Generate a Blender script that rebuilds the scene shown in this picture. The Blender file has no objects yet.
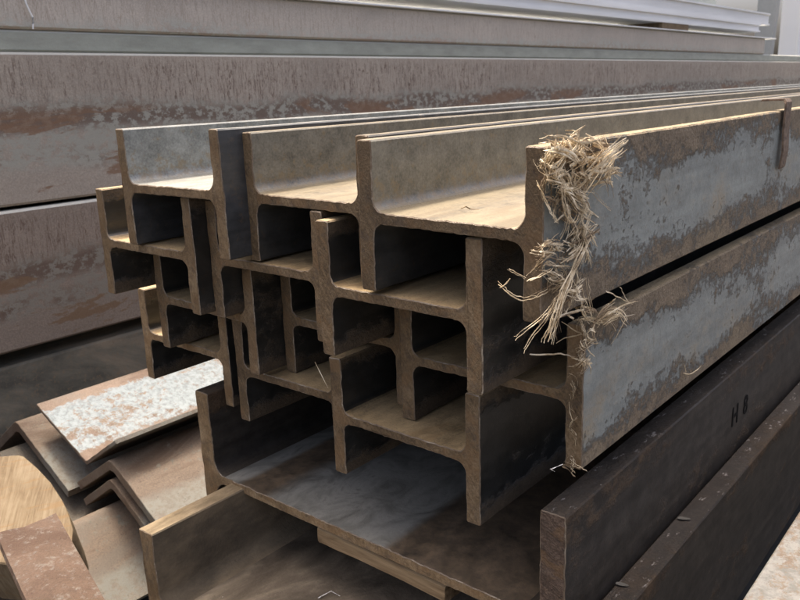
import bpy, bmesh, math, random
from mathutils import Vector, Matrix, noise as mnoise
random.seed(7)
S = bpy.context.scene
COL = S.collection

# ------------------------------------------------------------------ camera
CAM = Vector((0.4261, -0.5657, 0.1227))
R = ((0.7661, 0.6420, -0.0311), (0.1451, -0.2199, -0.9647), (-0.6261, 0.7345, -0.2616))   # right, down, forward
FPX = 784.6
cam_d = bpy.data.cameras.new('camera')
cam = bpy.data.objects.new('camera', cam_d); COL.objects.link(cam)
m = Matrix(((R[0][0], -R[1][0], -R[2][0], CAM.x), (R[0][1], -R[1][1], -R[2][1], CAM.y),
            (R[0][2], -R[1][2], -R[2][2], CAM.z), (0, 0, 0, 1)))
lo, ro, sc_ = m.decompose()
cam.location = lo; cam.rotation_mode = 'QUATERNION'; cam.rotation_quaternion = ro
cam_d.sensor_width = 36; cam_d.lens = FPX / 800 * 36
cam_d.clip_start = 0.01; cam_d.clip_end = 400
cam_d.dof.use_dof = True; cam_d.dof.focus_distance = 0.82; cam_d.dof.aperture_fstop = 20
S.camera = cam


def on_plane(u, v, axis, val):
    """the point of the plane axis = val where an item of the place was sighted"""
    a, b = (u - 400) / FPX, (v - 300) / FPX
    d = Vector([R[0][i] * a + R[1][i] * b + R[2][i] for i in range(3)])
    i = 'xyz'.index(axis)
    return CAM + d * ((val - CAM[i]) / d[i])


# ------------------------------------------------------------------ light
TO_SUN = Vector((-0.25, 0.09, 0.95)).normalized()
sun_d = bpy.data.lights.new('sun', 'SUN'); sun_d.energy = 1.5; sun_d.angle = math.radians(10)
sun_d.color = (1.0, 0.93, 0.82)
sun = bpy.data.objects.new('sun', sun_d); COL.objects.link(sun)
sun.rotation_mode = 'QUATERNION'; sun.rotation_quaternion = TO_SUN.to_track_quat('Z', 'Y')
sun.location = (0, 0, 8)
W = bpy.data.worlds.new('World'); S.world = W; W.use_nodes = True
nt = W.node_tree
bg = nt.nodes['Background']; sky = nt.nodes.new('ShaderNodeTexSky'); sky.sky_type = 'NISHITA'
sky.sun_disc = False; sky.sun_elevation = math.asin(TO_SUN.z); sky.sun_rotation = math.atan2(TO_SUN.x, TO_SUN.y)
sky.dust_density = 9.0; sky.ozone_density = 0.2; sky.air_density = 0.6
nt.links.new(sky.outputs[0], bg.inputs[0]); bg.inputs[1].default_value = 0.15
S.view_settings.view_transform = 'Standard'; S.view_settings.look = 'None'
S.view_settings.gamma = 1.0; S.view_settings.exposure = 1.6


# ------------------------------------------------------------------ materials
class G:
    def __init__(s, name):
        s.m = bpy.data.materials.new(name); s.m.use_nodes = True
        s.t = s.m.node_tree; s.b = s.t.nodes['Principled BSDF']
        tc = s.t.nodes.new('ShaderNodeTexCoord')
        at = s.t.nodes.new('ShaderNodeAttribute'); at.attribute_type = 'OBJECT'; at.attribute_name = 'seed'
        cb = s.t.nodes.new('ShaderNodeCombineXYZ')
        for i in range(3): s.link(at.outputs['Fac'], cb.inputs[i])
        ad = s.t.nodes.new('ShaderNodeVectorMath'); ad.operation = 'ADD'
        s.link(tc.outputs['Object'], ad.inputs[0]); s.link(cb.outputs[0], ad.inputs[1])
        s.seed = at.outputs['Fac']; s.local = tc.outputs['Object']; s.p = ad.outputs[0]
        sp = s.t.nodes.new('ShaderNodeSeparateXYZ'); s.link(s.local, sp.inputs[0])
        s.x, s.y, s.z = sp.outputs
    def link(s, a, b): s.t.links.new(a, b)
    def put(s, v, sock):
        if isinstance(v, (int, float)): sock.default_value = v
        elif isinstance(v, (tuple, list)): sock.default_value = (*v[:3], 1)[:len(sock.default_value)]
        else: s.link(v, sock)
    def map(s, v, scale=(1, 1, 1), rot=(0, 0, 0)):
        n = s.t.nodes.new('ShaderNodeMapping'); s.link(v, n.inputs[0])
        n.inputs['Scale'].default_value = scale; n.inputs['Rotation'].default_value = rot
        return n.outputs[0]
    def noise(s, scale, detail=5, rough=.6, stretch=None, rot=(0, 0, 0), dist=0.0):
        n = s.t.nodes.new('ShaderNodeTexNoise')
        v = s.p if stretch is None else s.map(s.map(s.p, (1, 1, 1), rot), stretch)
        s.link(v, n.inputs['Vector'])
        n.inputs['Scale'].default_value = scale; n.inputs['Detail'].default_value = detail
        n.inputs['Roughness'].default_value = rough; n.inputs['Distortion'].default_value = dist
        return n.outputs['Fac']
    def math(s, op, a, b=0.0, c=0.0):
        n = s.t.nodes.new('ShaderNodeMath'); n.operation = op
        s.put(a, n.inputs[0]); s.put(b, n.inputs[1]); s.put(c, n.inputs[2])
        return n.outputs[0]
    def step(s, v, lo, hi, a=0.0, b=1.0):
        n = s.t.nodes.new('ShaderNodeMapRange'); n.interpolation_type = 'SMOOTHSTEP'
        s.put(v, n.inputs[0]); n.inputs[1].default_value = lo; n.inputs[2].default_value = hi
        n.inputs[3].default_value = a; n.inputs[4].default_value = b
        return n.outputs[0]
    def mix(s, a, b, f):
        n = s.t.nodes.new('ShaderNodeMix'); n.data_type = 'RGBA'
        s.put(f, n.inputs[0]); s.put(a, n.inputs[6]); s.put(b, n.inputs[7])
        return n.outputs[2]
    def ramp(s, v, stops):
        n = s.t.nodes.new('ShaderNodeValToRGB'); e = n.color_ramp.elements
        while len(e) < len(stops): e.new(.5)
        for q, (p, c) in zip(e, stops): q.position = p; q.color = (*c, 1)
        s.put(v, n.inputs[0]); return n.outputs[0]
    def up(s, lo=.55, hi=.97):
        g = s.t.nodes.new('ShaderNodeNewGeometry'); sp = s.t.nodes.new('ShaderNodeSeparateXYZ')
        s.link(g.outputs['True Normal'], sp.inputs[0]); return s.step(sp.outputs[2], lo, hi)
    def done(s, col, rough=.7, bump=None, dist=.001, strength=1.0, spec=.4, metal=0.0):
        s.put(col, s.b.inputs['Base Color']); s.put(rough, s.b.inputs['Roughness'])
        s.put(metal, s.b.inputs['Metallic'])
        s.b.inputs['Specular IOR Level'].default_value = spec
        if bump is not None:
            n = s.t.nodes.new('ShaderNodeBump'); n.inputs['Distance'].default_value = dist
            n.inputs['Strength'].default_value = strength
            s.link(bump, n.inputs['Height']); s.link(n.outputs[0], s.b.inputs['Normal'])
        return s.m


def steel(name, grey, rust, amount=.5, e0=.04, e1=.085, ew=.3, dust=(.40, .31, .19), dusty=.8, rough=(.36, .74), spec=.55, bump=.0016, dark=.55, lit_trough=None, crisp=0.0, worn=None, film=None):
    g = G(name)
    big = g.noise(11, 8, .66, (1, .38, 1)); mid = g.noise(48, 7, .7, (1, .7, 1)); fine = g.noise(330, 4, .7)
    streak = g.noise(40, 5, .6, (1, .06, 1.6))
    az = g.math('ABSOLUTE', g.z)
    edge = g.math('MULTIPLY', g.step(az, e0, e1), ew)
    v = g.math('ADD', g.math('ADD', g.math('MULTIPLY', big, .62), g.math('MULTIPLY', mid, .38)), edge)
    if crisp: v = g.math('ADD', v, g.math('MULTIPLY', g.math('ADD', g.noise(140, 6, .75), -.5), crisp))
    mask = g.step(g.math('ADD', v, amount - .5), .485 if crisp else .47, .585 if crisp else .60)
    pit = g.step(g.noise(120, 5, .7), .56, .66)
    gcol = g.mix([c * dark for c in grey], [min(1, c * 1.35) for c in grey], g.step(g.math('ADD', g.math('MULTIPLY', mid, .6), g.math('MULTIPLY', streak, .4)), .33, .68))
    gcol = g.mix(gcol, [rust[0] * .6, rust[1] * .55, rust[2] * .55], g.math('MULTIPLY', pit, .4))
    if lit_trough:      # cavity and gap shade painted in: dark except inside the trough above the web
        lit_mask = g.math('MULTIPLY', g.step(g.math('ADD', g.z, g.math('MULTIPLY', g.math('ADD', mid, -.5), .02)), -.002, .008), g.step(g.x, .06, .075, 1, 0))
        lit_col = g.ramp(g.math('ADD', g.math('MULTIPLY', fine, .4), g.math('MULTIPLY', mid, .6)), [(.36, [c * .48 for c in lit_trough]), (.5, lit_trough), (.64, [c * 1.5 for c in lit_trough])])
        lit_col = g.mix(lit_col, (.20, .145, .075), g.math('MULTIPLY', g.step(g.math('ADD', g.noise(85, 6, .75), g.step(g.z, .05, .01, 0, .12)), .56, .68), .6))
        gcol = g.mix(gcol, lit_col, lit_mask)
    rcol = g.ramp(g.math('ADD', g.math('MULTIPLY', fine, .55), g.math('MULTIPLY', mid, .45)),
                  [(.3, [c * .42 for c in rust]), (.5, rust), (.7, [min(1, rust[0] * 1.7), min(1, rust[1] * 1.75), min(1, rust[2] * 1.8)])])
    col = g.mix(gcol, rcol, mask)
    dm = g.math('MULTIPLY', g.up(), g.math('MULTIPLY', g.step(g.math('ADD', g.math('MULTIPLY', mid, .5), g.math('MULTIPLY', big, .5)), .30, .55, .45, 1.0), dusty))
    dcol = g.ramp(g.math('ADD', g.math('MULTIPLY', fine, .5), g.math('MULTIPLY', streak, .5)),
                  [(.32, [c * .5 for c in dust]), (.5, dust), (.68, [min(1, c * 1.3) for c in dust])])
    grit = g.step(g.noise(520, 3, .7), .60, .68)
    dcol = g.mix(dcol, [c * .22 for c in dust], g.math('MULTIPLY', grit, .85))
    stain = g.step(g.noise(14, 6, .7, (1, .3, 1), dist=1.0), .5, .62)
    dcol = g.mix(dcol, [dust[0] * .70, dust[1] * .63, dust[2] * .55], g.math('MULTIPLY', stain, .6))
    col = g.mix(col, dcol, dm)
    if film:          # soft tan dust film settled in cloudy patches
        fm = g.math('MULTIPLY', g.step(g.math('ADD', g.noise(9, 6, .62, (1, .5, 1)), g.math('MULTIPLY', g.math('ADD', mid, -.5), .5)), .46, .68), g.step(g.z, .055, -.02))
        col = g.mix(col, film, g.math('MULTIPLY', fm, g.step(fine, .3, .6, .35, .85)))
    if worn:          # paint-thin scale knocked off along the upper arris
        wm_ = g.math('MULTIPLY', g.step(az, worn, worn + .002), g.step(g.noise(95, 5, .8, (1, .35, 1)), .60, .65))
        col = g.mix(col, (.30, .27, .235), g.math('MULTIPLY', wm_, g.step(g.up(), 0, 1, .25, .9)))
    h = g.math('ADD', g.math('MULTIPLY', g.math('MULTIPLY', g.math('ADD', g.math('MULTIPLY', fine, .5), g.noise(130, 5, .7)), g.math('ADD', mask, .12)), 1.0), g.math('MULTIPLY', mid, .3))
    rg = g.math('MAXIMUM', g.step(mask, 0, 1, rough[0], rough[1]), g.math('MULTIPLY', dm, rough[1]))
    return g.done(col, rg, h, bump, 1.0, spec)


def cut_end(name, lo=(.052, .034, .018), mid=(.160, .108, .056), hi=(.30, .215, .125), ang=.6, bump=.0014):
    g = G(name)
    st = g.noise(1, 5, .66, (300, 30, 45), (0, ang, 0), dist=.7); big = g.noise(22, 6, .65); fine = g.noise(420, 4, .7)
    blot = g.step(g.noise(70, 5, .65), .5, .66)
    v = g.math('ADD', g.math('ADD', g.math('MULTIPLY', st, .26), g.math('MULTIPLY', big, .40)), g.math('MULTIPLY', fine, .34))
    col = g.ramp(v, [(.38, lo), (.5, mid), (.63, hi)])
    col = g.mix(col, (.075, .056, .042), g.math('MULTIPLY', blot, .5))
    rs = g.step(g.noise(30, 6, .7, dist=.5), .5, .6)
    col = g.mix(col, (.20, .115, .05), g.math('MULTIPLY', rs, .45))
    tone = g.math('FRACT', g.math('MULTIPLY', g.seed, 3.7))
    col = g.mix(col, [c * .55 for c in lo], g.math('MULTIPLY', tone, .45))
    return g.done(col, g.step(big, .4, .6, .5, .8), g.math('ADD', g.math('MULTIPLY', st, .8), g.math('MULTIPLY', fine, .6)), bump, 1.0, .3)


def burr(name, c=(.34, .285, .21)):
    g = G(name)
    n = g.math('MULTIPLY', g.step(g.noise(70, 7, .75), .42, .70), g.step(g.noise(14, 3), .40, .56, .25, 1))
    return g.done(g.mix((.14, .10, .064), c, n), .4, g.noise(600, 3), .0008, 1.0, .3)


M = {}
M['grey'] = steel('mill_scale_steel', (.045, .044, .040), (.150, .110, .064), .33, .06, .08, .12, dust=(.172, .137, .078), dusty=.95, lit_trough=(.150, .138, .106))
M['pale'] = steel('pale_mill_scale', (.045, .046, .046), (.17, .13, .08), .31, .05, .08, .1, dust=(.235, .230, .195), dusty=.9, lit_trough=(.19, .195, .178))
M['blue'] = steel('blue_grey_steel', (.190, .208, .195), (.190, .146, .096), .41, .012, .074, .20, dust=(.40, .31, .18), dusty=.9, bump=.0045, dark=.78, crisp=.36, film=(.25, .198, .125), rough=(.5, .8), spec=.4)
M['dark'] = steel('dark_steel', (.026, .025, .022), (.070, .049, .028), .43, dust=(.40, .285, .145), dusty=.95)
M['black'] = steel('black_steel', (.040, .034, .028), (.075, .050, .030), .42, .08, .11, .10, dust=(.065, .053, .040), dusty=.7, rough=(.62, .85), spec=.22, bump=.0016, worn=.1312)
M['black_low'] = steel('black_steel_low', (.040, .034, .028), (.075, .050, .030), .42, .08, .11, .10, dust=(.065, .053, .040), dusty=.7, rough=(.62, .85), spec=.22, bump=.0016, worn=.1137)
M['end'] = cut_end('cut_end')
M['end_b'] = cut_end('cut_end_orange', (.09, .057, .028), (.215, .145, .075), (.34, .25, .145), .2)
M['end_d'] = cut_end('rough_rusty_end', (.030, .020, .014), (.10, .066, .045), (.24, .17, .12), 1.1, .004)
M['burr'] = burr('burr_edge')


def web_strips():  # swirled paler grey strips along the web, rusty brown beside them
    g = G('grey_strip_web')
    sw = g.noise(15, 8, .66, (1, .7, 1), dist=1.5); mid = g.noise(55, 6, .7); fine = g.noise(300, 3)
    n = g.noise(5, 4, .5, (1, .25, 1))
    xx = g.math('ADD', g.x, g.math('MULTIPLY', g.math('ADD', n, -.5), .035))
    band = g.math('MULTIPLY', g.step(xx, -.171, -.136), g.step(xx, .046, .064, 1, 0))
    edge = g.math('MULTIPLY', g.step(xx, -.228, -.212, 1, 0), 1.0)
    bm = g.math('MAXIMUM', g.math('MULTIPLY', band, g.step(g.y, 0.1, .9, 1, .55)), edge)
    greyc = g.ramp(sw, [(.34, (.105, .10, .085)), (.46, (.17, .165, .142)), (.56, (.225, .218, .19)), (.68, (.125, .12, .10))])
    rustc = g.ramp(g.math('ADD', g.math('MULTIPLY', mid, .6), g.math('MULTIPLY', sw, .4)), [(.34, (.04, .033, .025)), (.5, (.095, .070, .046)), (.68, (.17, .12, .075))])
    col = g.mix(rustc, greyc, bm)
    return g.done(col, g.step(sw, .3, .7, .38, .6), g.math('ADD', g.math('MULTIPLY', fine, .4), mid), .0006, 1, .5)


M['grey_strips'] = web_strips()


def primer(name, face, streak_c, rust, z0, z1, seedk=0.0):
    """big rolled face: drips from the upper edge, a blotchy belt, a rust-brown belt below it"""
    g = G(name)
    t = g.math('DIVIDE', g.math('SUBTRACT', g.z, z0), z1 - z0)           # 0 bottom .. 1 top
    n1 = g.noise(2.6, 7, .62, (1, .55, 1), dist=.6); n2 = g.noise(52, 7, .74, (1, .75, 1.1)); fine = g.noise(230, 5, .75)
    wob = g.math('MULTIPLY', g.math('ADD', n1, -.5), .30)
    tt = g.math('ADD', t, wob)
    dr = g.noise(1, 5, .62, (8, 58, 7), dist=.7)
    dr2 = g.noise(1, 4, .6, (8, 95, 9), dist=.5)
    drl = g.math('MAXIMUM', g.step(g.math('ABSOLUTE', g.math('ADD', dr, -.5)), .006, .022, 1, 0), g.step(g.math('ABSOLUTE', g.math('ADD', dr2, -.47)), .004, .018, .7, 0))
    drm = g.math('MULTIPLY', g.math('MULTIPLY', drl, g.math('MULTIPLY', g.step(tt, .60, .68), g.step(t, .99, .90, .25, 1))), g.step(n1, .36, .55, .5, 1))
    def belt(lo, hi, w): return g.math('MULTIPLY', g.step(tt, lo - w, lo + w), g.step(tt, hi - w, hi + w, 1, 0))
    base = g.mix([c * .78 for c in face], [min(1, c * 1.2) for c in face], g.step(g.math('ADD', g.math('MULTIPLY', fine, .6), g.math('MULTIPLY', n1, .4)), .36, .64))
    grn = g.math('MULTIPLY', belt(.20, .66, .06), g.step(n2, .44, .50))
    base = g.mix(base, [face[0] * .86, face[1] * 1.0, face[2] * 1.04], g.math('MULTIPLY', grn, .75))
    base = g.mix(base, streak_c, drm)
    b1_ = g.math('MULTIPLY', belt(.46, .62, .05), g.step(n2, .50, .54, 1, 0))
    b2_ = g.math('MULTIPLY', belt(.20, .36, .06), g.math('MULTIPLY', g.step(n2, .49, .53, 1, 0), g.step(n1, .40, .5)))
    base = g.mix(base, [c * .95 for c in streak_c], g.math('MULTIPLY', g.math('MAXIMUM', b1_, b2_), .85))
    pa = g.math('MULTIPLY', g.step(g.math('ADD', g.noise(3.0, 8, .68, (1, .42, 1.6), dist=.8), g.math('MULTIPLY', n2, .12)), .60 - seedk, .63 - seedk), g.step(tt, .64, .54))
    base = g.mix(base, rust, g.math('MULTIPLY', pa, .85))
    base = g.mix(base, (.52, .51, .44), g.math('MULTIPLY', g.up(.3, .7), .85))
    return g.done(base, .62, g.math('ADD', fine, n2), .0012, 1, .35)


M['face_a'] = primer('rusty_primer_face', (.385, .325, .255), (.140, .094, .066), (.215, .122, .068), -.187, .187)
M['face_c'] = primer('rusty_primer_face_low', (.265, .210, .160), (.130, .084, .058), (.19, .115, .062), -.18, .18, .05)
M['face_b'] = primer('pink_primer_face', (.50, .44, .36), (.40, .335, .265), (.42, .33, .265), -.30, .12)
g = G('green_grey_steel')
n = g.noise(30, 6, .65, (1, .3, 1)); M['green'] = g.done(g.mix(g.ramp(n, [(.3, (.29, .295, .24)), (.7, (.41, .42, .345))]), (.6, .59, .52), g.math('MULTIPLY', g.up(.3, .7), .8)), .6, g.noise(150, 4), .0006, 1)
g = G('dirty_olive_face')
n = g.noise(7, 7, .66, (1, .5, 1), dist=.8); f = g.noise(90, 5, .7)
M['olive'] = g.done(g.mix(g.ramp(n, [(.34, (.10, .093, .07)), (.5, (.20, .178, .13)), (.66, (.34, .27, .18))]), (.25, .18, .11), g.step(f, .5, .75)), .8, f, .001, 1)
g = G('pale_galvanised_steel')
n = g.noise(6, 5, .6, (1, .15, 1)); M['galv'] = g.done(g.ramp(n, [(.3, (.66, .66, .63)), (.7, (.84, .84, .81))]), .45, g.noise(120, 3), .0005, 1, .5)


def angle_mat(name, base, pale, cover, tone=1.0, band=None, low=None):
    g = G(name)
    a = g.noise(70 * tone, 8, .78, (1, .8, 1)); b = g.noise(9, 6, .65, (1, .4, 1)); f = g.noise(300, 5, .75)
    st = g.noise(1, 5, .62, (7, 3.2, 9), dist=.9)
    v = g.math('ADD', g.math('MULTIPLY', a, .6), g.math('MULTIPLY', b, .4))
    if band:          # bare rust along the edges of the leg
        v = g.math('ADD', v, g.math('ADD', g.step(g.x, band[0], band[1], -.22, 0), g.step(g.x, band[2], band[3], 0, -.16)))
    mk = g.step(v, .5 - cover, .57 - cover)
    bc = g.ramp(g.math('ADD', g.math('MULTIPLY', f, .5), g.math('MULTIPLY', b, .5)), [(.36, [c * .55 for c in base]), (.5, base), (.64, [min(1, c * 1.4) for c in base])])
    bc = g.mix(bc, [base[0] * .62, base[1] * .52, base[2] * .45], g.math('MULTIPLY', g.step(st, .50, .60), .7))
    bc = g.mix(bc, [base[0] * .95, base[1] * 1.08, base[2] * 1.2], g.math('MULTIPLY', g.step(st, .47, .36), .6))
    pc = g.mix([c * .66 for c in pale], pale, g.step(g.noise(90, 5, .7), .35, .6))
    col = g.mix(bc, pc, mk)
    if low:           # greyish scale left along the lower edge of the right leg
        lm = g.step(g.math('ADD', g.x, g.math('MULTIPLY', g.math('ADD', b, -.5), .09)), low[0], low[1])
        col = g.mix(col, low[2], g.math('MULTIPLY', lm, g.step(a, .40, .56, .35, .9)))
    pit = g.step(g.noise(190, 4, .7), .63, .68)
    col = g.mix(col, [c * .35 for c in base], g.math('MULTIPLY', pit, .5))
    return g.done(col, .68, g.math('ADD', f, a), .0016, 1, .35)


M['angle'] = angle_mat('pinkish_rust_angle', (.145, .107, .075), (.18, .165, .13), -.05, low=(.085, .11, (.185, .18, .15)))
M['angle_w'] = angle_mat('pale_mottled_angle', (.185, .135, .098), (.255, .285, .285), .06, band=(-.185, -.150, -.035, -.012))
M['angle_g'] = angle_mat('grey_brown_angle', (.10, .082, .060), (.14, .132, .110), -.03)
M['rusty'] = angle_mat('mottled_rust', (.098, .060, .038), (.165, .138, .112), -.01, 1.6)
M['pale_beam'] = angle_mat('pale_rust_mottled', (.15, .112, .08), (.22, .21, .185), .03, 1.3)
g = G('timber_end_grain')
wv = g.noise(1, 6, .66, (20, 260, 20), (0, 0, .75), dist=.5); bl = g.noise(24, 5, .6); ck = g.noise(1, 3, .6, (150, 12, 12), (0, 0, .55))
c = g.ramp(g.math('ADD', g.math('MULTIPLY', wv, .62), g.math('MULTIPLY', bl, .38)), [(.34, (.12, .083, .047)), (.48, (.18, .132, .078)), (.64, (.24, .186, .118))])
c = g.mix(c, (.20, .125, .06), g.math('MULTIPLY', g.step(ck, .58, .66), .6))
M['timber'] = g.done(c, .85, g.math('ADD', wv, bl), .002, 1, .2)
g = G('old_wood')
wv = g.noise(1, 6, .65, (120, 8, 120)); c = g.ramp(wv, [(.32, (.08, .052, .027)), (.5, (.19, .13, .07)), (.68, (.30, .215, .12))])
M['wood'] = g.done(c, .85, wv, .001, 1, .2)
g = G('dry_straw')
n = g.noise(60, 3, .6); f = g.noise(900, 3)
M['straw'] = g.done(g.ramp(g.math('ADD', g.math('MULTIPLY', n, .7), g.math('MULTIPLY', f, .3)), [(.36, (.25, .18, .10)), (.5, (.56, .445, .28)), (.62, (.84, .73, .53))]), .6, f, .0002, 1, .3)
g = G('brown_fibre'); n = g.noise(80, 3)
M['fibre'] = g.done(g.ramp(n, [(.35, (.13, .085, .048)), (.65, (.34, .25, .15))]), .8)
g = G('old_black_marker'); M['ink'] = g.done(g.mix((.006, .006, .005), (.012, .011, .010), g.noise(200)), .9, spec=.1)
g = G('white_chalk'); M['chalk'] = g.done(g.mix((.25, .23, .21), (.75, .74, .70), g.step(g.noise(300), .4, .55)), .9)
g = G('white_painted_sheet'); M['white'] = g.done(g.mix((.88, .88, .86), (.92, .92, .90), g.noise(3)), .6)
g = G('grey_post_paint'); M['post'] = g.done(g.mix((.34, .345, .33), (.44, .445, .43), g.noise(20, 5)), .55)
g = G('greenish_sheet'); M['sheet'] = g.done(g.mix((.58, .62, .54), (.72, .75, .67), g.noise(5, 4, .5, (1, 1, .2))), .5)
g = G('yard_concrete')
n = g.noise(3, 8, .65); f = g.noise(60, 6, .7)
M['ground'] = g.done(g.ramp(g.math('ADD', g.math('MULTIPLY', n, .6), g.math('MULTIPLY', f, .4)), [(.3, (.045, .042, .037)), (.7, (.10, .095, .085))]), .9, f, .003, 1)
g = G('strap_rust'); n = g.noise(150, 5, .7)
M['strap'] = g.done(g.ramp(n, [(.3, (.06, .04, .028)), (.7, (.20, .14, .095))]), .75, n, .001, 1)
g = G('dirty_flat_steel')
a = g.noise(9, 7, .66, (1, .5, 1)); sp = g.step(g.noise(60, 6, .75), .64, .70); f = g.noise(250, 4)
c = g.ramp(a, [(.36, (.045, .036, .025)), (.5, (.11, .086, .056)), (.64, (.21, .16, .10))])
c = g.mix(c, (.42, .42, .38), g.math('MULTIPLY', sp, g.step(g.noise(10, 3), .5, .6)))
c = g.mix(c, g.ramp(g.noise(40, 5, .65, (1, .3, 1)), [(.34, (.12, .085, .045)), (.52, (.24, .18, .105)), (.68, (.34, .27, .17))]), g.math('MULTIPLY', g.up(.9, .99), g.step(g.z, .08, .10)))
M['dirty'] = g.done(c, .75, g.math('ADD', f, a), .001, 1)
g = G('dull_brown_web')
a = g.noise(12, 7, .68, (1, .6, 1), dist=.7); f = g.noise(200, 4); fl = g.step(g.noise(110, 5, .7), .70, .73)
c = g.ramp(a, [(.34, (.055, .043, .029)), (.5, (.125, .098, .067)), (.64, (.23, .185, .13))])
M['brownweb'] = g.done(g.mix(c, (.6, .58, .54), fl), .7, g.math('ADD', f, a), .001, 1)


# ------------------------------------------------------------------ object helpers
def props(o, label, cat, group=None, kind=None):
    if label: o['label'] = label
    if cat: o['category'] = cat
    if group: o['group'] = group
    o['kind'] = kind or 'thing'


def empty(name, loc=(0, 0, 0), label=None, cat=None, group=None, roll=0.0, rotz=0.0):
    o = bpy.data.objects.new(name, None); COL.objects.link(o)
    o.empty_display_size = .05; o.location = loc; o.rotation_euler = (0, -roll, rotz)
    o['seed'] = random.uniform(0, 60); props(o, label, cat, group)
    return o


def mesh(name, verts, faces, mats, idx=None, parent=None, smooth=None, seed=None):
    me = bpy.data.meshes.new(name); me.from_pydata(verts, [], faces)
    for mt in mats: me.materials.append(mt)
    if idx:
        for p, i in zip(me.polygons, idx): p.material_index = i
    bm = bmesh.new(); bm.from_mesh(me); bmesh.ops.recalc_face_normals(bm, faces=bm.faces); bm.to_mesh(me); bm.free()
    if smooth:
        for p in me.polygons: p.use_smooth = True
        me.set_sharp_from_angle(angle=smooth)
    o = bpy.data.objects.new(name, me); COL.objects.link(o)
    if parent is not None: o.parent = parent
    o['seed'] = seed if seed is not None else (parent['seed'] if parent is not None and 'seed' in parent else random.uniform(0, 60))
    return o


def dense(poly, step):
    """resample closed polygon [(x, z, keep_side_flag)] ; flag marks the edge leaving this vertex as open joint (no faces)"""
    out = []
    n = len(poly)
    for i in range(n):
        x0, z0, fl = poly[i]; x1, z1, _ = poly[(i + 1) % n]
        L = math.hypot(x1 - x0, z1 - z0); k = max(1, int(round(L / step)))
        for j in range(k):
            out.append((x0 + (x1 - x0) * j / k, z0 + (z1 - z0) * j / k, fl))
    return out


STAT = [0, .0009, .004, .012, .03, .07, .15, .3, .6, 1.0, 1.6, 2.4, 3.4, 4.6, 6.0]


def extrude(name, poly, y0, length, mats, parent, step=.004, rag=.0006, tip=.0011, sd=0.0, wav=.0006, seed=None):
    """polygon in x,z swept along +y from y0: ragged front rim, end cap (slot 1), torn chamfer (slot 2)"""
    P = dense(poly, step); n = len(P)
    cx = sum(p[0] for p in P) / n; cz = sum(p[1] for p in P) / n
    st = [s for s in STAT if s < length * .9] + [length]
    # contour normals
    N = []
    for i in range(n):
        ax, az, _ = P[i - 1]; bx, bz, _ = P[(i + 1) % n]
        dx, dz = bx - ax, bz - az; L = math.hypot(dx, dz) or 1
        N.append((dz / L, -dx / L))
    area = sum(P[i][0] * P[(i + 1) % n][1] - P[(i + 1) % n][0] * P[i][1] for i in range(n))
    if area < 0: N = [(-a, -b) for a, b in N]
    V = []; F = []; I = []
    for k, s in enumerate(st):
        for i in range(n):
            x, z, fl = P[i]
            j = P[i][2] or P[i - 1][2]
            q = Vector((x * 150 + sd, z * 150, 0)); q2 = Vector((x * 420 + sd, z * 420, 3.3))
            if k <= 3 and not j:
                a = (mnoise.noise(q) * rag + mnoise.noise(q2) * rag * .7) * (1, .9, .45, .15)[k]
                if k == 0: a -= tip
                x += N[i][0] * a; z += N[i][1] * a
            elif not j and s < 3:
                a = mnoise.noise(Vector((x * 30 + sd, z * 30, s * 14))) * wav
                x += N[i][0] * a; z += N[i][1] * a
            dy = 0
            if k <= 1: dy = mnoise.noise(Vector((P[i][0] * 45 + sd, P[i][1] * 45, 9))) * .0013 + mnoise.noise(q2) * .0005
            V.append((x, y0 + s + dy, z))
    for k in range(len(st) - 1):
        for i in range(n):
            if P[i][2]: continue
            j = (i + 1) % n
            F.append((k * n + i, k * n + j, (k + 1) * n + j, (k + 1) * n + i)); I.append(2 if k == 0 else 0)
    F.append(tuple(range(n))[::-1]); I.append(1)
    F.append(tuple((len(st) - 1) * n + i for i in range(n))); I.append(1)
    return mesh(name, V, F, mats, I, parent, math.radians(32), seed)


def flange_poly(side, D, B, tf, tw, r):
    s = side; xo = s * D / 2; xi = s * (D / 2 - tf); h = B / 2; c = .0016 if D < .4 or tf < .0298 else .006
    arc_t = [(xi - s * r * (1 - math.sin(t)), tw / 2 + r * (1 - math.cos(t)), 0) for t in [math.pi / 2 * k / 6 for k in range(6, -1, -1)]]
    pts = [(xo, -h + c, 0), (xo, h - c, 0), (xo - s * c, h, 0), (xi + s * c, h, 0), (xi, h - c, 0)]
    pts += arc_t
    lastx, lastz, _ = pts[-1]
    pts[-1] = (lastx, lastz, 1)                       # open joint with the web
    pts += [(x, -z, 0) for x, z, _ in reversed(arc_t)]
    pts += [(xi, -h + c, 0), (xi + s * c, -h, 0), (xo - s * c, -h, 0)]
    return pts


def web_poly(D, tf, tw, r):
    a = D / 2 - tf - r; h = tw / 2
    return [(-a, -h, 0), (a, -h, 1), (a, h, 0), (-a, h, 1)]


def h_beam(name, x, z, y, D, B, tf, tw, roll, side, end, label, cat, group, length=6.0, r=.013, rag=.0006, step=.004, lf=None, rf=None, wm=None, lend=None, rend=None, yl=0, yr=0):
    root = empty(name, (x, y, z), label, cat, group, roll)
    sd = random.uniform(0, 90)
    kw = dict(step=step, sd=sd)
    w = extrude('web', web_poly(D, tf, tw, r), 0, length, [wm or side, end, M['burr']], root, rag=rag * 1.5, **kw)
    a = extrude('flange', flange_poly(-1, D, B, tf, tw, r), yl, length, [lf or side, lend or end, M['burr']], root, rag=rag, **kw)
    b = extrude('flange', flange_poly(1, D, B, tf, tw, r), yr, length, [rf or side, rend or end, M['burr']], root, rag=rag, **kw)
    return root, w, a, b


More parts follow.
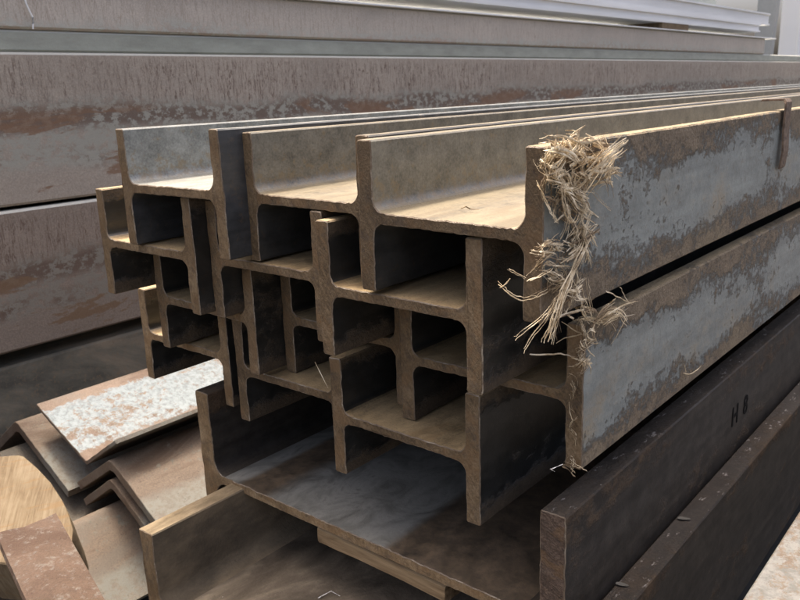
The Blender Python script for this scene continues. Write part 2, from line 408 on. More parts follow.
# ------------------------------------------------------------------ the pile of H-beams
GP = 'H-beams stacked in the pile'
tf, tw, B = .0185, .0112, .15
pile = [
    # name, x, z, y, D, roll, side material, label
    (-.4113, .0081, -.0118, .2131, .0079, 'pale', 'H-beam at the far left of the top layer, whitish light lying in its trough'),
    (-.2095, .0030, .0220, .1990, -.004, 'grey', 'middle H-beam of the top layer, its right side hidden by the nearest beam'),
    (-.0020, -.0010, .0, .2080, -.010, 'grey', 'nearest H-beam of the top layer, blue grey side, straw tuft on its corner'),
    (-.4992, -.0752, -.0004, .2200, .006, 'dark', 'leftmost H-beam of the second layer, sticking out below the far left top beam'),
    (-.2855, -.0795, .0220, .2060, .004, 'dark', 'H-beam of the second layer whose trough holds flanges of the left and middle top beams'),
    (-.0714, -.0856, .0080, .2140, .0025, 'dark', 'rightmost H-beam of the second layer, the straw-hung beam standing in its trough'),
    (-.4580, -.1635, .0520, .2200, .006, 'dark', 'H-beam nested between the leftmost second-layer beam and the leftmost bottom-layer beam'),
    (-.2378, -.1690, .0970, .2144, -.002, 'dark', 'recessed H-beam in the middle of the pile, left of the cross-shaped joint'),
    (-.0150, -.1760, .0840, .2310, .012, 'dark', 'H-beam whose blue grey right face shows directly below the straw-hung top beam'),
    (-.5674, -.2475, .0868, .2215, .006, 'dark', 'leftmost H-beam of the bottom layer, hanging out over the pale mottled angle'),
    (-.3190, -.2500, .0729, .2080, .010, 'dark', 'middle H-beam of the bottom layer, partly hidden by the front bottom beam'),
    (-.1073, -.2596, .0531, .2170, .004, 'dark', 'front H-beam of the bottom layer, dusty trough under the cross-shaped joint'),
]
for i, (x, z, y, D, roll, mt, lab) in enumerate(pile):
    kw = {}
    if i == 2: kw = dict(rf=M['blue'])
    if i == 8: kw = dict(rf=M['blue'])
    if i in (0,): kw = dict(end=M['end_b'])
    e = kw.pop('end', M['end'])
    if i in (3, 9): e = M['end_b']
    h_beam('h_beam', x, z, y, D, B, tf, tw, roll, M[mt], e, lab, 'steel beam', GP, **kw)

# ------------------------------------------------------------------ the wide black beams beneath
GB = 'wide black beams under the pile'
KB = 1.18
def far(x, y, z): return tuple(CAM + (Vector((x, y, z)) - CAM) * KB)     # same sight line, KB times as far off
x1, y1, z1 = far(-.1118, -.032, -.3469)
D1 = .5192 * KB
b1, w1, l1, r1 = h_beam('wide_beam', x1, z1, y1, D1, .2261 * KB, .025 * KB, .0115 * KB, .0098, M['black'], M['end_b'],
                        'wide black beam lying under the pile, its right flange marked H 8', 'steel beam', GB, r=.022,
                        wm=M['grey_strips'], rend=M['end_d'], rag=.0008)
x2, y2, z2 = far(-.0689, -.162, -.4443)
b2, w2, l2, r2 = h_beam('wide_beam', x2, z2, y2, .4923 * KB, .196 * KB, .025 * KB, .012 * KB, .0049, M['black_low'], M['end_b'],
                        'lower wide beam with a tan top edge and dirty inner face jutting out front left', 'steel beam', GB, r=.022,
                        lf=M['dirty'], wm=M['brownweb'], rag=.0008, lend=M['end_b'])


def text_mesh(s, size, name, mt, parent, mw):
    cu = bpy.data.curves.new(name, 'FONT'); cu.body = s; cu.size = size; cu.extrude = .00015; cu.offset = .0007; cu.space_character = 1.25
    to = bpy.data.objects.new(name + '_tmp', cu); COL.objects.link(to)
    bpy.context.view_layer.update()
    dg = bpy.context.evaluated_depsgraph_get(); me = bpy.data.meshes.new_from_object(to.evaluated_get(dg))
    bpy.data.objects.remove(to); me.transform(mw); me.materials.clear(); me.materials.append(mt)
    o = bpy.data.objects.new(name, me); COL.objects.link(o); o.parent = parent; o['seed'] = 1.0
    return o


# letters on the outer face of the right flange: text x -> +y, text y -> +z, normal -> +x
xf = D1 / 2 + .0007
tm = Matrix(((0, 0, 1, xf), (1, 0, 0, .510), (0, 1, 0, .044), (0, 0, 0, 1)))
text_mesh('H', .043, 'painted_mark', M['ink'], r1, tm)
tm2 = tm.copy(); tm2[1][3] += .055
text_mesh('8', .043, 'painted_mark', M['ink'], r1, tm2)


def tube(V, F, pts, rad, k=5, flat=1.0, up=Vector((0, 0, 1)), taper=.3):
    n = len(pts); base = len(V)
    for i, p in enumerate(pts):
        d = (pts[min(i + 1, n - 1)] - pts[max(i - 1, 0)]); d = d.normalized() if d.length > 1e-9 else Vector((1, 0, 0))
        a = d.cross(up); a = a.normalized() if a.length > 1e-6 else d.orthogonal().normalized()
        b = d.cross(a)
        t = i / (n - 1); rr = rad * (1 - (1 - taper) * abs(2 * t - .8) ** 2.2 / 1.6)
        for j in range(k):
            w = 2 * math.pi * j / k
            V.append(tuple(p + a * (rr * math.cos(w)) + b * (rr * flat * math.sin(w))))
    for i in range(n - 1):
        for j in range(k):
            F.append((base + i * k + j, base + i * k + (j + 1) % k, base + (i + 1) * k + (j + 1) % k, base + (i + 1) * k + j))
    F.append(tuple(base + j for j in range(k))); F.append(tuple(base + (n - 1) * k + j for j in range(k))[::-1])


def curve_mark(name, pts, rad, mt, parent):
    V = []; F = []
    tube(V, F, [Vector(p) for p in pts], rad, 5, .4, Vector((0, 1, 0)), .9)
    return mesh(name, V, F, [mt], parent=parent, smooth=1.0, seed=2.0)


# chalk scrawl on the front end of the right flange (local to the wide beam)
ex = D1 / 2 - .003
curve_mark('chalk_mark', [(ex - .0205, -.0022, .0105), (ex - .017, -.0022, .016), (ex - .011, -.0022, .017), (ex - .007, -.0022, .012), (ex - .0085, -.0022, .005), (ex - .012, -.0022, .0)], .0006, M['chalk'], r1)
curve_mark('chalk_mark', [(ex - .021, -.0022, .0115), (ex - .016, -.0022, .006), (ex - .019, -.0022, .003)], .0005, M['chalk'], r1)


def box_verts(x0, x1, y0, y1, z0, z1): return [(x0, z0, 0), (x1, z0, 0), (x1, z1, 0), (x0, z1, 0)]


def bar(name, x0, x1, z0, z1, y0, y1, mt, end, label, cat, group=None, step=.02, rag=.0006, roll=0.0, wav=.0008):
    cx, cz = (x0 + x1) / 2, (z0 + z1) / 2
    c = min(.0015 if y1 - y0 < 9 else .005, (x1 - x0) / 6, (z1 - z0) / 6); a, b = (x1 - x0) / 2, (z1 - z0) / 2
    poly = [(-a, -b + c, 0), (-a + c, -b, 0), (a - c, -b, 0), (a, -b + c, 0), (a, b - c, 0), (a - c, b, 0), (-a + c, b, 0), (-a, b - c, 0)]
    o = extrude(name, poly, 0, y1 - y0, [mt, end, end], None, step=step, rag=rag, wav=wav, sd=random.uniform(0, 50))
    o.location = (cx, y0, cz); o.rotation_euler = (0, -roll, 0); props(o, label, cat, group)
    return o


# split wooden lath wedged under the web of the wide black beam (runs across)
def across(name, x0, x1, yc, w, z0, z1, mt, label, cat, ang=0.0, group=None, end=None, tilt=0.0):
    L = x1 - x0
    c = .003
    poly = [(-w / 2 + c, 0, 0), (w / 2 - c, 0, 0), (w / 2, c, 0), (w / 2, z1 - z0 - c, 0), (w / 2 - c, z1 - z0, 0), (-w / 2 + c, z1 - z0, 0), (-w / 2, z1 - z0 - c, 0), (-w / 2, c, 0)]
    o = extrude(name, poly, 0, L, [mt, end or mt, mt], None, step=.008, rag=.0022, wav=.003, sd=random.uniform(0, 50))
    o.location = (x0, yc, z0); o.rotation_euler = (0, tilt, -math.pi / 2 + ang); props(o, label, cat, group)
    return o


_a = far(-.165, -.014, -.3745); _b = far(.016, -.014, -.3545)
across('wooden_lath', _a[0], _b[0], _a[1], .040, _a[2], _b[2], M['wood'], 'short split wooden lath wedged under the web of the wide black beam', 'wood', tilt=-.02)

across('wooden_spacer', -.45, .03, 1.3, .09, z1 + .009, -.3365, M['wood'], 'dark wooden spacer deep between the pile and the wide black beam', 'wood')

# ------------------------------------------------------------------ bent angles on the left
GA = 'rusty steel angles lying on the left'


def leg_poly(tip, apex, other, t, below=True, r=.02):
    """one leg of a bent plate: outer line tip->apex, rounded bend shared half way with the other leg"""
    T, A, O = (Vector((p[0], p[1])) for p in (tip, apex, other))
    d1 = (T - A).normalized(); d2 = (O - A).normalized(); bis = (d1 + d2).normalized()
    sgn = 1 if bis.y < 0 else -1               # lambda: inside is below
    n1 = Vector((-d1.y, d1.x)); n1 = n1 if n1.dot(Vector((0, -1))) > 0 else -n1
    n2 = Vector((-d2.y, d2.x)); n2 = n2 if n2.dot(Vector((0, -1))) > 0 else -n2
    def bez(a, p, b, k):
        return [a * (1 - s) ** 2 + p * 2 * s * (1 - s) + b * s * s for s in [.5 * i / k for i in range(k + 1)]]
    outer = [T] + bez(A + d1 * r, A, A + d2 * r, 4)
    # inner corner
    T2 = T + n1 * t
    den = d1.x * d2.y - d1.y * d2.x
    e = (A + n2 * t) - (A + n1 * t)
    s = (e.x * d2.y - e.y * d2.x) / den
    A2 = A + n1 * t + d1 * s
    inner = [T2] + bez(A2 + d1 * r, A2, A2 + d2 * r, 4)
    pts = [(p.x, p.y, 0) for p in outer]
    pts[-1] = (pts[-1][0], pts[-1][1], 1)
    pts += [(p.x, p.y, 0) for p in reversed(inner)]
    return pts


def angle(left, apex, right, y0, t, mt, label, mt_r=None, length=4.5, end=None, r=.02):
    root = empty('angle_iron', (apex[0], y0, apex[1]), label, 'angle iron', GA)
    L = (left[0] - apex[0], left[1] - apex[1]); Rr = (right[0] - apex[0], right[1] - apex[1]); sd = random.uniform(0, 50)
    en = end or M['angle']
    extrude('leg', leg_poly(L, (0, 0), Rr, t, r=r), 0, length, [mt, en, en], root, step=.012, sd=sd, wav=.0008)
    extrude('leg', leg_poly(Rr, (0, 0), L, t, r=r), 0, length, [mt_r or mt, en, en], root, step=.012, sd=sd, wav=.0008)
    return root


angle((-1.216, -.518), (-1.027, -.597), (-.898, -.514), .13, .008, M['angle_w'], 'wide angle lying trough-up, bright whitish mottled face catching the light', mt_r=M['angle'], r=.006)
angle((-1.437, -.672), (-1.275, -.563), (-1.070, -.668), .105, .020, M['angle'], 'ridge-up angle directly beneath the bright mottled one, its left leg poking out left', r=.014)
angle((-1.46, -.74), (-1.285, -.622), (-.990, -.752), .06, .014, M['angle_g'], 'grey brown angle under the left stack, its dull face showing behind the timber end')
angle((-1.079, -.661), (-.927, -.563), (-.760, -.664), .13, .018, M['angle'], 'ridge-up angle with a clean pinkish right face, upper of the nested pair', r=.014)
angle((-1.060, -.694), (-.932, -.606), (-.772, -.703), .128, .016, M['angle'], 'lower angle of the nested pair, only its front rim showing under the clean pinkish one', r=.014)
angle((-1.11, -.790), (-.959, -.672), (-.800, -.795), -.035, .014, M['angle'], 'low brownish angle with a greenish grey stain, right of the timber end')

# rough timber whose sawn end faces the right
def on_tilted(u, v, p0, nrm):
    a, b = (u - 400) / FPX, (v - 300) / FPX
    d = Vector([R[0][i] * a + R[1][i] * b + R[2][i] for i in range(3)])
    return CAM + d * ((p0 - CAM).dot(nrm) / d.dot(nrm))


outl = [(-40, 458), (-20, 456), (0, 456), (10, 455), (18, 454.5), (24, 456), (37, 468), (50, 482), (62, 499), (69, 514), (74, 530), (72, 548), (60, 566), (20, 566), (-20, 562), (-44, 545), (-48, 500)]
tp0 = on_plane(30, 500, 'x', -.74); tnr = Vector((.40, -.30, .87)).normalized()
pts = [on_tilted(u, v, tp0, tnr) for u, v in outl]
c0 = sum(pts, Vector()) / len(pts)
V = []; F = []; n = len(pts)
for k, (dep, shr) in enumerate([(0, .975), (.002, .992), (.007, 1.0), (.03, 1.01), (.12, 1.0)]):
    for p in pts:
        q = (p - c0) * shr - tnr * dep
        V.append((q.x + random.uniform(-.001, .001), q.y + random.uniform(-.001, .001), q.z))
for k in range(4):
    for j in range(n): F.append((k * n + j, k * n + (j + 1) % n, (k + 1) * n + (j + 1) % n, (k + 1) * n + j))
F.append(tuple(range(n))); F.append(tuple(4 * n + j for j in range(n)))
tb = mesh('timber_block', V, F, [M['timber']], smooth=.5); tb.location = c0
props(tb, 'rough yellowish timber block with a rounded sawn face at the left edge', 'timber')

# flat steel carrying the timber
h_beam('support_beam', -.99, -.700, -.62, .26, .21, .012, .008, 0, M['angle_g'], M['end'], 'dull grey brown steel under the timber at the lower left corner', 'steel beam', None, length=.60, step=.02)

# short rusty angle in front, lying across: ridge and two edges sighted in the photograph
rf_ = on_plane(24, 527, 'x', -.60); rn = on_plane(57, 600, 'z', rf_.z)
dirv = (rn - rf_).normalized(); ln = .42
right_f = on_plane(56, 513, 'x', -.60); right_n = on_plane(105, 600, 'z', right_f.z - .012)
dr2 = (right_n - right_f).normalized()
left_f = on_plane(-4, 533, 'x', -.60); left_n = on_plane(26, 600, 'x', -.452)
dl2 = (left_n - left_f).normalized()
ra = empty('angle_iron', tuple(rf_), 'short mottled rusty angle lying across in front of the timber end', 'angle iron', None)


def strip(name, a0, a1, b0, b1, t, mt, parent, org):
    """leg between edge a (ridge) and edge b, thickness t downwards, subdivided and slightly uneven"""
    V = []; F = []; na, nb = 40, 8
    nrm = (a1 - a0).cross(b0 - a0).normalized(); nrm = -nrm if nrm.z > 0 else nrm
    for lay in (0, 1):
        for i in range(na + 1):
            for j in range(nb + 1):
                p = a0.lerp(a1, i / na).lerp(b0.lerp(b1, i / na), j / nb)
                p = p + nrm * (t * lay + mnoise.noise(p * 40) * .0012)
                if i == 0: p = p + dirv * mnoise.noise(p * 120) * .0015
                V.append(tuple(p - org))
    w = nb + 1; o2 = (na + 1) * w
    for i in range(na):
        for j in range(nb):
            q = (i * w + j, i * w + j + 1, (i + 1) * w + j + 1, (i + 1) * w + j)
            F.append(q); F.append(tuple(o2 + v for v in reversed(q)))
    for i in range(na):
        F.append((i * w + nb, (i + 1) * w + nb, o2 + (i + 1) * w + nb, o2 + i * w + nb))
        F.append((i * w, (i + 1) * w, o2 + (i + 1) * w, o2 + i * w))
    for j in range(nb):
        F.append((j, j + 1, o2 + j + 1, o2 + j)); F.append((na * w + j, na * w + j + 1, o2 + na * w + j + 1, o2 + na * w + j))
    return mesh(name, V, F, [mt], parent=parent, smooth=.6)


strip('leg', rf_, rf_ + dirv * ln, right_f, right_f + dr2 * ln, .008, M['rusty'], ra, rf_)
strip('leg', rf_ + dirv * 0, rf_ + dirv * ln, left_f, left_f + dl2 * ln, .008, M['rusty'], ra, rf_)

# pale member at the lower right corner
pb = bar('flat_steel', .2545, .46, -.372, -.345, -.25, 4.0, M['pale_beam'], M['end_b'], 'pale rust-mottled flat steel at the lower right corner of the picture', 'flat steel', step=.02, roll=.0)

# ------------------------------------------------------------------ stacked stock behind
XB = -1.6
GS = 'big primered beams stacked behind the pile'
def back_beam(z0, z1, x, y0, length, mt, lab, name='stock_beam', roll=0.0):
    D, Bz = .43, z1 - z0
    return h_beam(name, x - D / 2, (z0 + z1) / 2, y0, D, Bz, .03, .02, roll, mt, M['end_b'], lab, 'steel beam', GS, length=length, r=.025, step=.03)
back_beam(-.137, .236, XB, -2.0, 13.4, M['face_a'], 'big purplish beam behind the pile, upper of the two drip-streaked ones')
back_beam(-.508, -.147, XB + .005, -2.0, 13.4, M['face_c'], 'big purplish beam behind the pile, lower of the two drip-streaked ones')
back_beam(.291, .411, XB - .004, -2.0, 8.5, M['face_b'], 'pinkish grey beam at the top of the background stack, under the pale bars')
bar('flat_bar', XB - .42, XB - .012, .2375, .2895, -2.0, 9.0, M['green'], M['end'], 'long greenish grey flat bar between the pinkish and the purplish beams', 'flat bar', GS, step=.03)
bar('timber_sleeper', XB - .45, XB - .02, -.815, -.552, -2.0, 9.5, M['olive'], M['wood'], 'dark dirty olive baulk at the foot of the background stack', 'timber', None, step=.05, wav=.003)
# hanging wire on the pinkish face
V = []; F = []
wp = [on_plane(u, v, 'x', XB + .004) for u, v in ((24, -6), (26, 3), (29, 10), (32.5, 17), (33, 24), (33, 29))]
tube(V, F, wp, .0022, 6, 1, taper=.9)
o = mesh('wire', V, F, [M['galv']], smooth=1.0); props(o, 'short pale wire hanging down over the pinkish beam at top left', 'wire')

# pale bars lying on top of the stack
GT = 'pale bars on top of the background stack'
bar('flat_bar', XB - .40, XB + .012, .4125, .4195, -1.0, 6.75, M['galv'], M['galv'], 'thin grey sheet under the wooden spacer on top of the stack', 'flat bar', GT, step=.03)
sp_ = bar('wooden_spacer', XB - .3, XB + .010, .4198, .455, 4.35, 4.78, M['timber'], M['timber'], 'small wooden spacer block between the pale bars', 'wood', step=.02)
bar('wooden_spacer', XB - .3, XB - .02, .4198, .455, 1.0, 1.2, M['wood'], M['wood'], 'wooden spacer under the left part of the pale bars', 'wood', step=.02)
def pale_section(z0, z1, xo, y0, y1, lab):
    root = empty('steel_channel', (XB + xo, y0, z0), lab, 'steel channel', GT)
    h = z1 - z0; d = .28
    for nm, (xa, xb, za, zb) in dict(back=(-.02, 0, .012, h - .012)).items():
        extrude(nm, [(xa, za, 0), (xb, za, 0), (xb, zb, 0), (xa, zb, 0)], 0, y1 - y0, [M['galv']] * 3, root, step=.03)
    for za, zb in ((0, .0115), (h - .0115, h)):
        extrude('lip', [(-d, za, 0), (.012, za, 0), (.012, zb, 0), (-d, zb, 0)], 0, y1 - y0, [M['galv']] * 3, root, step=.03)
pale_section(.4555, .515, 0, -1.0, 6.3, 'lower pale steel channel resting on the wooden spacer')
pale_section(.5158, .605, -.004, -.8, 6.55, 'upper pale steel channel on top of the background stack')

# sheds beyond
def plain_box(name, x0, x1, y0, y1, z0, z1, mt, label, cat, kind=None):
    vs = [(x, y, z) for x in (x0, x1) for y in (y0, y1) for z in (z0, z1)]
    fs = [(0, 1, 3, 2), (4, 6, 7, 5), (0, 4, 5, 1), (2, 3, 7, 6), (0, 2, 6, 4), (1, 5, 7, 3)]
    o = mesh(name, vs, fs, [mt]); props(o, label, cat, kind=kind); return o
GZ = -.82
# white sheet wall with shallow ribs
V = []; F = []
xs = []; x = -3.06
while x < 4:
    xs += [(x, 0), (x + .24, 0), (x + .25, .02), (x + .27, .02), (x + .28, 0)]; x += .28
for (xx, dd) in xs: V += [(xx, 12.25 - dd, GZ), (xx, 12.25 - dd, 3.2), (xx, 12.35, GZ), (xx, 12.35, 3.2)]
for i in range(len(xs) - 1):
    a = i * 4; F += [(a, a + 4, a + 5, a + 1), (a + 2, a + 3, a + 7, a + 6), (a + 1, a + 5, a + 7, a + 3), (a, a + 2, a + 6, a + 4)]
k = (len(xs) - 1) * 4
F += [(0, 1, 3, 2), (k, k + 2, k + 3, k + 1)]
o = mesh('white_wall', V, F, [M['white']]); props(o, 'white sheet wall beyond the far end of the beams at top right', 'wall')
o = mesh('steel_post', [(-3.34, 11.9, GZ), (-3.12, 11.9, GZ), (-3.12, 12.05, GZ), (-3.34, 12.05, GZ), (-3.25, 11.9, 3.2), (-2.95, 11.9, 3.2), (-2.95, 12.05, 3.2), (-3.25, 12.05, 3.2)],
         [(0, 1, 2, 3), (4, 5, 6, 7), (0, 1, 5, 4), (1, 2, 6, 5), (2, 3, 7, 6), (3, 0, 4, 7)], [M['post']])
props(o, 'grey steel post at the left edge of the white wall', 'post')
# greenish corrugated wall behind the stack
V = []; F = []; xs = []; yy = -2.0; j = 0
while yy < 12.2: xs.append((yy, .03 if j % 2 else 0)); yy += .09; j += 1
for (yq, dd) in xs: V += [(-4.0 + dd, yq, GZ), (-4.0 + dd, yq, 3.4), (-4.1, yq, GZ), (-4.1, yq, 3.4)]
for i in range(len(xs) - 1):
    a = i * 4; F += [(a, a + 4, a + 5, a + 1), (a + 2, a + 3, a + 7, a + 6), (a + 1, a + 5, a + 7, a + 3)]
k = (len(xs) - 1) * 4; F += [(0, 1, 3, 2), (k, k + 2, k + 3, k + 1)]
o = mesh('corrugated_wall', V, F, [M['sheet']]); props(o, 'greenish ribbed sheet wall seen above the pale bars', 'wall')

# ground
gm = mesh('ground', [(-60, -60, GZ), (60, -60, GZ), (60, 60, GZ), (-60, 60, GZ)], [(0, 1, 2, 3)], [M['ground']]); gm['kind'] = 'structure'

# ------------------------------------------------------------------ straw
TX = .1024          # outer face of the top right flange
VX = .1010          # outer face of the flange under it


def sight(u, v, off, face, corner):
    """point off a beam's right face (or, left of its corner line, off its cut end)"""
    if u >= corner(v): return on_plane(u, v, 'x', face[0] + off)
    return on_plane(u, v, 'y', face[1] - off - .002)


def c_top(v): return 550 - (v - 142) * .062
def c_low(v): return 579.5 - (v - 330) * .035


def strand(V, F, uv, offs, face, corner, rad, jit=.0, flat=.55, seg=4):
    P = [sight(u, v, o, face, corner) for (u, v), o in zip(uv, offs)]
    out = []
    n = len(P)
    for i in range(n - 1):                       # Catmull-Rom
        p0, p1, p2, p3 = P[max(i - 1, 0)], P[i], P[i + 1], P[min(i + 2, n - 1)]
        for k in range(seg):
            t = k / seg
            out.append(.5 * ((2 * p1) + (p2 - p0) * t + (2 * p0 - 5 * p1 + 4 * p2 - p3) * t * t + (3 * p1 - p0 - 3 * p2 + p3) * t ** 3))
    out.append(P[-1])
    if jit: out = [p + Vector((random.gauss(0, jit), random.gauss(0, jit), random.gauss(0, jit))) for p in out]
    tube(V, F, out, rad, 5, flat, Vector((1, .3, .1)), .35)


DARKF = set()


def tangle(V, F, blobs, face, corner):
    for (cx, cy, rx, ry, n, ang, spread, l0, l1, omax, rad) in blobs:
        for _ in range(int(n * .46)):
            a = random.gauss(ang, spread); L = random.uniform(l0, l1)
            r_, th = math.sqrt(random.random()), random.uniform(0, 2 * math.pi)
            u, v = cx + rx * r_ * math.cos(th), cy + ry * r_ * math.sin(th)
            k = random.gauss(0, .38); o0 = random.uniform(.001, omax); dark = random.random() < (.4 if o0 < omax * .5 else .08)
            for q in range(random.choice((1, 2, 3, 5, 6))):          # a matted wisp of nearly parallel stalks
                uv = []; offs = []; ja = random.gauss(0, .10); du, dv = random.gauss(0, 1.5), random.gauss(0, 1.5); Lq = L * random.uniform(.6, 1.15)
                for s in (-.5, -.17, .17, .5):
                    aa = a + ja + k * s * 2
                    uv.append((u + du + math.cos(aa) * Lq * s, v + dv + math.sin(aa) * Lq * s))
                    offs.append(max(.0008, o0 + random.uniform(-.003, .003)))
                f0 = len(F)
                strand(V, F, uv, offs, face, corner, rad * random.choice((.4, .5, .65, .8, 1.1, 1.7)), .00015, flat=random.choice((.2, .3, .5)))
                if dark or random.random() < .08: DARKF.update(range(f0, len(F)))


fT = (TX, .0); fV = (VX, .0840)
V = []; F = []; DARKF.clear()
tangle(V, F, [
    # cx, cy, rx, ry, n, angle, spread, len, off, radius
    (585, 152, 28, 13, 85, -.45, .75, 14, 48, .022, .00075),
    (566, 168, 22, 24, 105, 1.25, .7, 14, 44, .020, .00070),
    (600, 165, 16, 18, 50, -1.0, .6, 14, 40, .020, .00070),
    (570, 203, 17, 20, 75, 1.2, .6, 14, 40, .016, .00065),
    (580, 238, 9, 22, 60, 1.75, .5, 14, 44, .012, .00065),
    (552, 262, 12, 22, 55, 2.9, .6, 10, 34, .012, .00055),
    (563, 295, 18, 22, 55, 2.2, .55, 14, 46, .014, .0006),
    (550, 180, 10, 30, 25, 1.7, .5, 14, 36, .008, .0006),
], fT, c_top)
# stalks that can be told apart
for uv, offs, rad in [
    ([(624, 143), (606, 160), (588, 178), (573, 197)], (.024, .022, .016, .010), .0021),
    ([(622, 150), (604, 166), (590, 186), (580, 200)], (.020, .022, .014, .008), .0015),
    ([(628, 141), (612, 152), (596, 166)], (.026, .022, .018), .0017),
    ([(617, 155), (613, 166), (622, 177)], (.020, .024, .022), .0010),
    ([(554, 136), (566, 137), (578, 143), (588, 150)], (.016, .02, .018, .012), .0015),
    ([(565, 131), (575, 131), (578, 141), (572, 150)], (.012, .02, .02, .012), .0010),
    ([(539, 144), (552, 141), (566, 144), (586, 148)], (.006, .010, .014, .012), .0009),
    ([(541, 168), (546, 155), (556, 147), (570, 143)], (.004, .010, .014, .012), .0013),
    ([(537, 183), (545, 200), (552, 214), (558, 222)], (.006, .010, .012, .010), .0013),
    ([(590, 190), (598, 200), (605, 206), (611, 211)], (.006, .012, .016, .018), .0007),
    ([(561, 196), (566, 215), (572, 222), (577, 212)], (.012, .016, .014, .010), .0015),
    ([(562, 180), (563, 200), (567, 219)], (.016, .018, .014), .0013),
    ([(590, 212), (583, 232), (585, 246), (577, 268)], (.008, .012, .010, .008), .0013),
    ([(588, 240), (578, 262), (564, 290), (556, 318), (548, 342)], (.010, .014, .018, .02, .02), .0024),
    ([(582, 255), (570, 280), (560, 305), (553, 325), (545, 338)], (.012, .016, .02, .022, .022), .0020),
    ([(576, 268), (566, 292), (558, 318), (551, 344)], (.016, .02, .022, .02), .0016),
    ([(498, 284), (508, 293), (520, 300), (536, 298), (548, 292)], (.034, .03, .02, .014, .006), .0010),
    ([(500, 288), (506, 284), (510, 279)], (.033, .034, .036), .0007),
    ([(509, 269), (518, 274), (526, 278)], (.016, .01, .005), .0007),
    ([(527, 281), (540, 275), (551, 268)], (.01, .012, .008), .0012),
    ([(532, 251), (542, 252), (556, 254)], (.008, .008, .008), .0013),
    ([(515, 340), (530, 328), (545, 316), (556, 302)], (.026, .02, .016, .012), .0011),
    ([(524, 349), (532, 335), (546, 318), (556, 300)], (.026, .022, .016, .012), .0012),
    ([(575, 270), (582, 290), (590, 312), (593, 322)], (.010, .012, .016, .014), .0011),
    ([(586, 278), (588, 296), (592, 316)], (.012, .014, .016), .0009),
]:
    strand(V, F, uv, offs, fT, c_top, rad * .62, .0003)
    for _ in range(2 if rad > .0012 else 1):
        du, dv = random.gauss(0, 2.5), random.gauss(0, 2.0)
        strand(V, F, [(u + du, v + dv) for u, v in uv], [o + random.uniform(0, .004) for o in offs], fT, c_top, rad * .38, .0004)
st1 = mesh('straw_tuft', [tuple(Vector(v) - Vector((TX, 0, 0))) for v in V], F, [M['straw'], M['fibre']], [1 if i in DARKF else 0 for i in range(len(F))], smooth=1.0); st1.location = (TX, 0, 0)
props(st1, 'big tangled tuft of dry straw stuck on the corner of the nearest top beam', 'straw')

V = []; F = []; DARKF.clear()
tangle(V, F, [
    (600, 312, 26, 12, 38, -.35, .6, 14, 40, .016, .0006),
    (585, 338, 9, 16, 34, 1.6, .6, 10, 26, .010, .0005),
    (580, 366, 6, 18, 34, 1.3, .7, 8, 22, .008, .0005),
    (573, 415, 3, 40, 34, 1.5, .6, 6, 20, .004, .00045),
    (572, 462, 5, 8, 16, 1.0, .9, 6, 18, .006, .0005),
], fV, c_low)
for uv, offs, rad in [
    ([(529, 354), (545, 355), (560, 354), (574, 357)], (.03, .024, .012, .006), .0012),
    ([(556, 343), (568, 337), (582, 334)], (.014, .012, .01), .0010),
    ([(597, 322), (612, 312), (624, 305), (638, 301)], (.012, .018, .020, .018), .0013),
    ([(606, 291), (616, 296), (632, 304)], (.014, .018, .018), .0009),
    ([(620, 287), (625, 297), (630, 304)], (.02, .02, .016), .0008),
    ([(611, 344), (618, 333), (626, 318)], (.006, .012, .014), .0008),
    ([(617, 309), (622, 320), (627, 327)], (.014, .014, .01), .0008),
    ([(562, 322), (574, 330), (582, 334)], (.01, .012, .008), .0012),
    ([(576, 365), (584, 362), (590, 366), (591, 374)], (.008, .012, .012, .008), .0013),
    ([(569, 402), (570, 412), (572, 420), (570, 428)], (.004, .008, .006, .004), .0010),
    ([(573, 468), (572, 474), (575, 476)], (.004, .006, .008), .0010),
    ([(576, 464), (582, 468), (587, 471)], (.004, .010, .014), .0008),
]:
    strand(V, F, uv, offs, fV, c_low, rad * .7, .0003)
st2 = mesh('straw_tuft', [tuple(Vector(v) - Vector((VX, .0875, -.11))) for v in V], F, [M['straw'], M['fibre']], [1 if i in DARKF else 0 for i in range(len(F))], smooth=1.0); st2.location = (VX, .0875, -.11)
props(st2, 'thin ragged strands of straw running down the corner of the beam below the big tuft', 'straw')

# small curl of fibre lower on the same face
V = []; F = []
strand(V, F, [(683, 373), (690, 374), (697, 370), (701, 366)], (.003, .006, .006, .004), fV, lambda v: 0, .0008)
strand(V, F, [(686, 372), (684, 364)], (.004, .006), fV, lambda v: 0, .0006)
o = mesh('straw_wisp', V, F, [M['straw']], smooth=1.0); props(o, 'single curled wisp of straw on the lower blue grey face', 'straw')

# rusty strap hanging over the top beam's right face
V = []; F = []
y0, y1 = .664, .690
zt = .0775
prof = [(TX - .026, zt + .012), (TX + .004, zt + .0125), (TX + .0075, zt + .008), (TX + .007, zt - .03), (TX + .009, zt - .06), (TX + .0065, zt - .084)]
for (xq, zq) in prof:
    dy = random.uniform(-.002, .002)
    V += [(xq, y0 + dy, zq), (xq, y1 + dy, zq), (xq - .0028, y1 + dy, zq - .0028), (xq - .0028, y0 + dy, zq - .0028)]
for i in range(len(prof) - 1):
    for j in range(4): F.append((i * 4 + j, i * 4 + (j + 1) % 4, (i + 1) * 4 + (j + 1) % 4, (i + 1) * 4 + j))
F += [(0, 1, 2, 3), tuple(len(V) - 4 + j for j in range(4))]
o = mesh('metal_strap', V, F, [M['strap']]); props(o, 'rusty metal strip hooked over the nearest top beam near the right edge', 'strap')

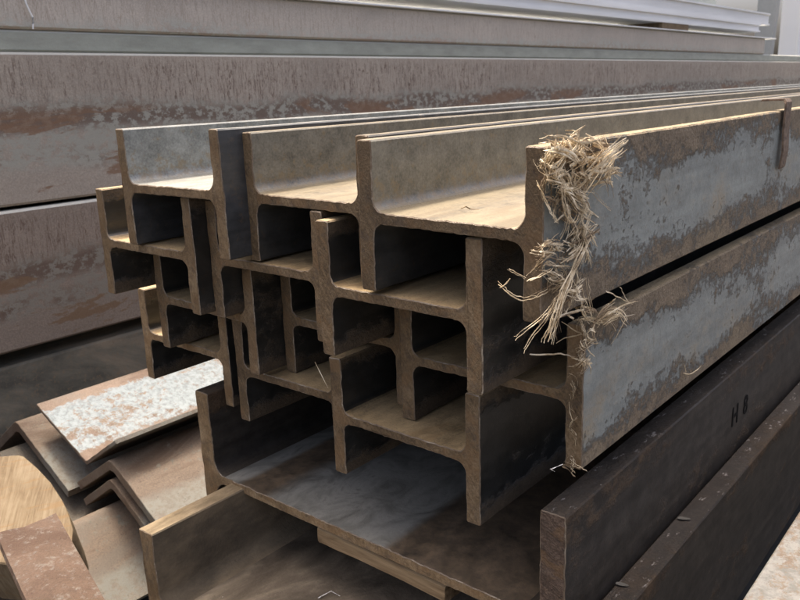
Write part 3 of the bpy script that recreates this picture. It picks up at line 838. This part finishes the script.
# white scrap caught under the beam corner
P0 = on_plane(550, 469, 'x', .10)
V = []; F = []
tube(V, F, [P0, P0 + Vector((.004, -.004, .003)), P0 + Vector((.010, .006, .0055))], .0007, 5, .5)
tube(V, F, [P0, P0 + Vector((.003, .004, -.0035))], .0006, 5, .5)
o = mesh('plastic_scrap', V, F, [M['chalk']], smooth=1.0); props(o, 'tiny white plastic scrap under the lower corner of the straw-hung beams', 'scrap')


def leaf(u, v, zz, size, ang, label):
    P0 = on_plane(u, v, 'z', zz); V = []; F = []; n = 10
    for lay in (0, 1):
        for i in range(n):
            t = 2 * math.pi * i / n; a = math.cos(t) * size; b = math.sin(t) * size * .42 * (1 - .3 * math.cos(t))
            V.append((a * math.cos(ang) - b * math.sin(ang), a * math.sin(ang) + b * math.cos(ang), .0018 + .12 * abs(b) + (.0004 if lay else 0)))
        V.append((0, 0, .0008 + (.0004 if lay else 0)))
    for lay in (0, 1):
        o_ = lay * (n + 1)
        for i in range(n): F.append((o_ + i, o_ + (i + 1) % n, o_ + n))
    for i in range(n): F.append((i, (i + 1) % n, n + 1 + (i + 1) % n, n + 1 + i))
    o = mesh('dry_leaf', V, F, [M['leaf']], smooth=1.0); o.location = P0; props(o, label, 'leaf', 'dry leaves on the lower wide beam')


g = G('dry_leaf_grey'); M['leaf'] = g.done(g.mix((.09, .08, .062), (.15, .138, .112), g.noise(300, 4)), .8)
ztop = z2 + .196 * KB / 2 + .0049 * .28
leaf(684, 520, ztop, .0085, .5, 'small pale dry leaf lying on the lower wide beam, the farther one')
leaf(622, 586, ztop, .0075, .3, 'small pale dry leaf lying on the lower wide beam near the bottom edge')

V = []; F = []
q0 = on_plane(461, 208.5, 'z', .0072); q1 = on_plane(466, 206.5, 'z', .0105); q2 = on_plane(470, 209, 'z', .0072); q3 = on_plane(479, 209.5, 'z', .0074)
tube(V, F, [q0, q1, q2, q3], .0007, 5)
o = mesh('twig', V, F, [M['fibre']], smooth=1.0); props(o, 'tiny dark twig lying in the sunlit trough of the nearest top beam', 'twig')
V = []; F = []
tube(V, F, [on_plane(315, 362, 'y', .055), on_plane(320, 372, 'y', .055), on_plane(328, 388, 'y', .06)], .0007, 5)
o = mesh('straw_wisp', V, F, [M['straw']], smooth=1.0); props(o, 'lone upright stalk of straw on the web left of the front bottom beam', 'straw')
V = []; F = []
zf = z2 + .012 * KB / 2
qa = on_plane(318, 598, 'z', zf + .001); qb = on_plane(331, 591, 'z', zf + .003); qc = on_plane(345, 595, 'z', zf + .001)
tube(V, F, [qa, qb], .0013, 5, .35); tube(V, F, [qb, on_plane(340, 596, 'z', zf + .001)], .0010, 5, .35)
o = mesh('plastic_scrap', V, F, [M['chalk']], smooth=1.0); props(o, 'white plastic scrap on the web of the lower wide beam at the bottom edge', 'scrap')
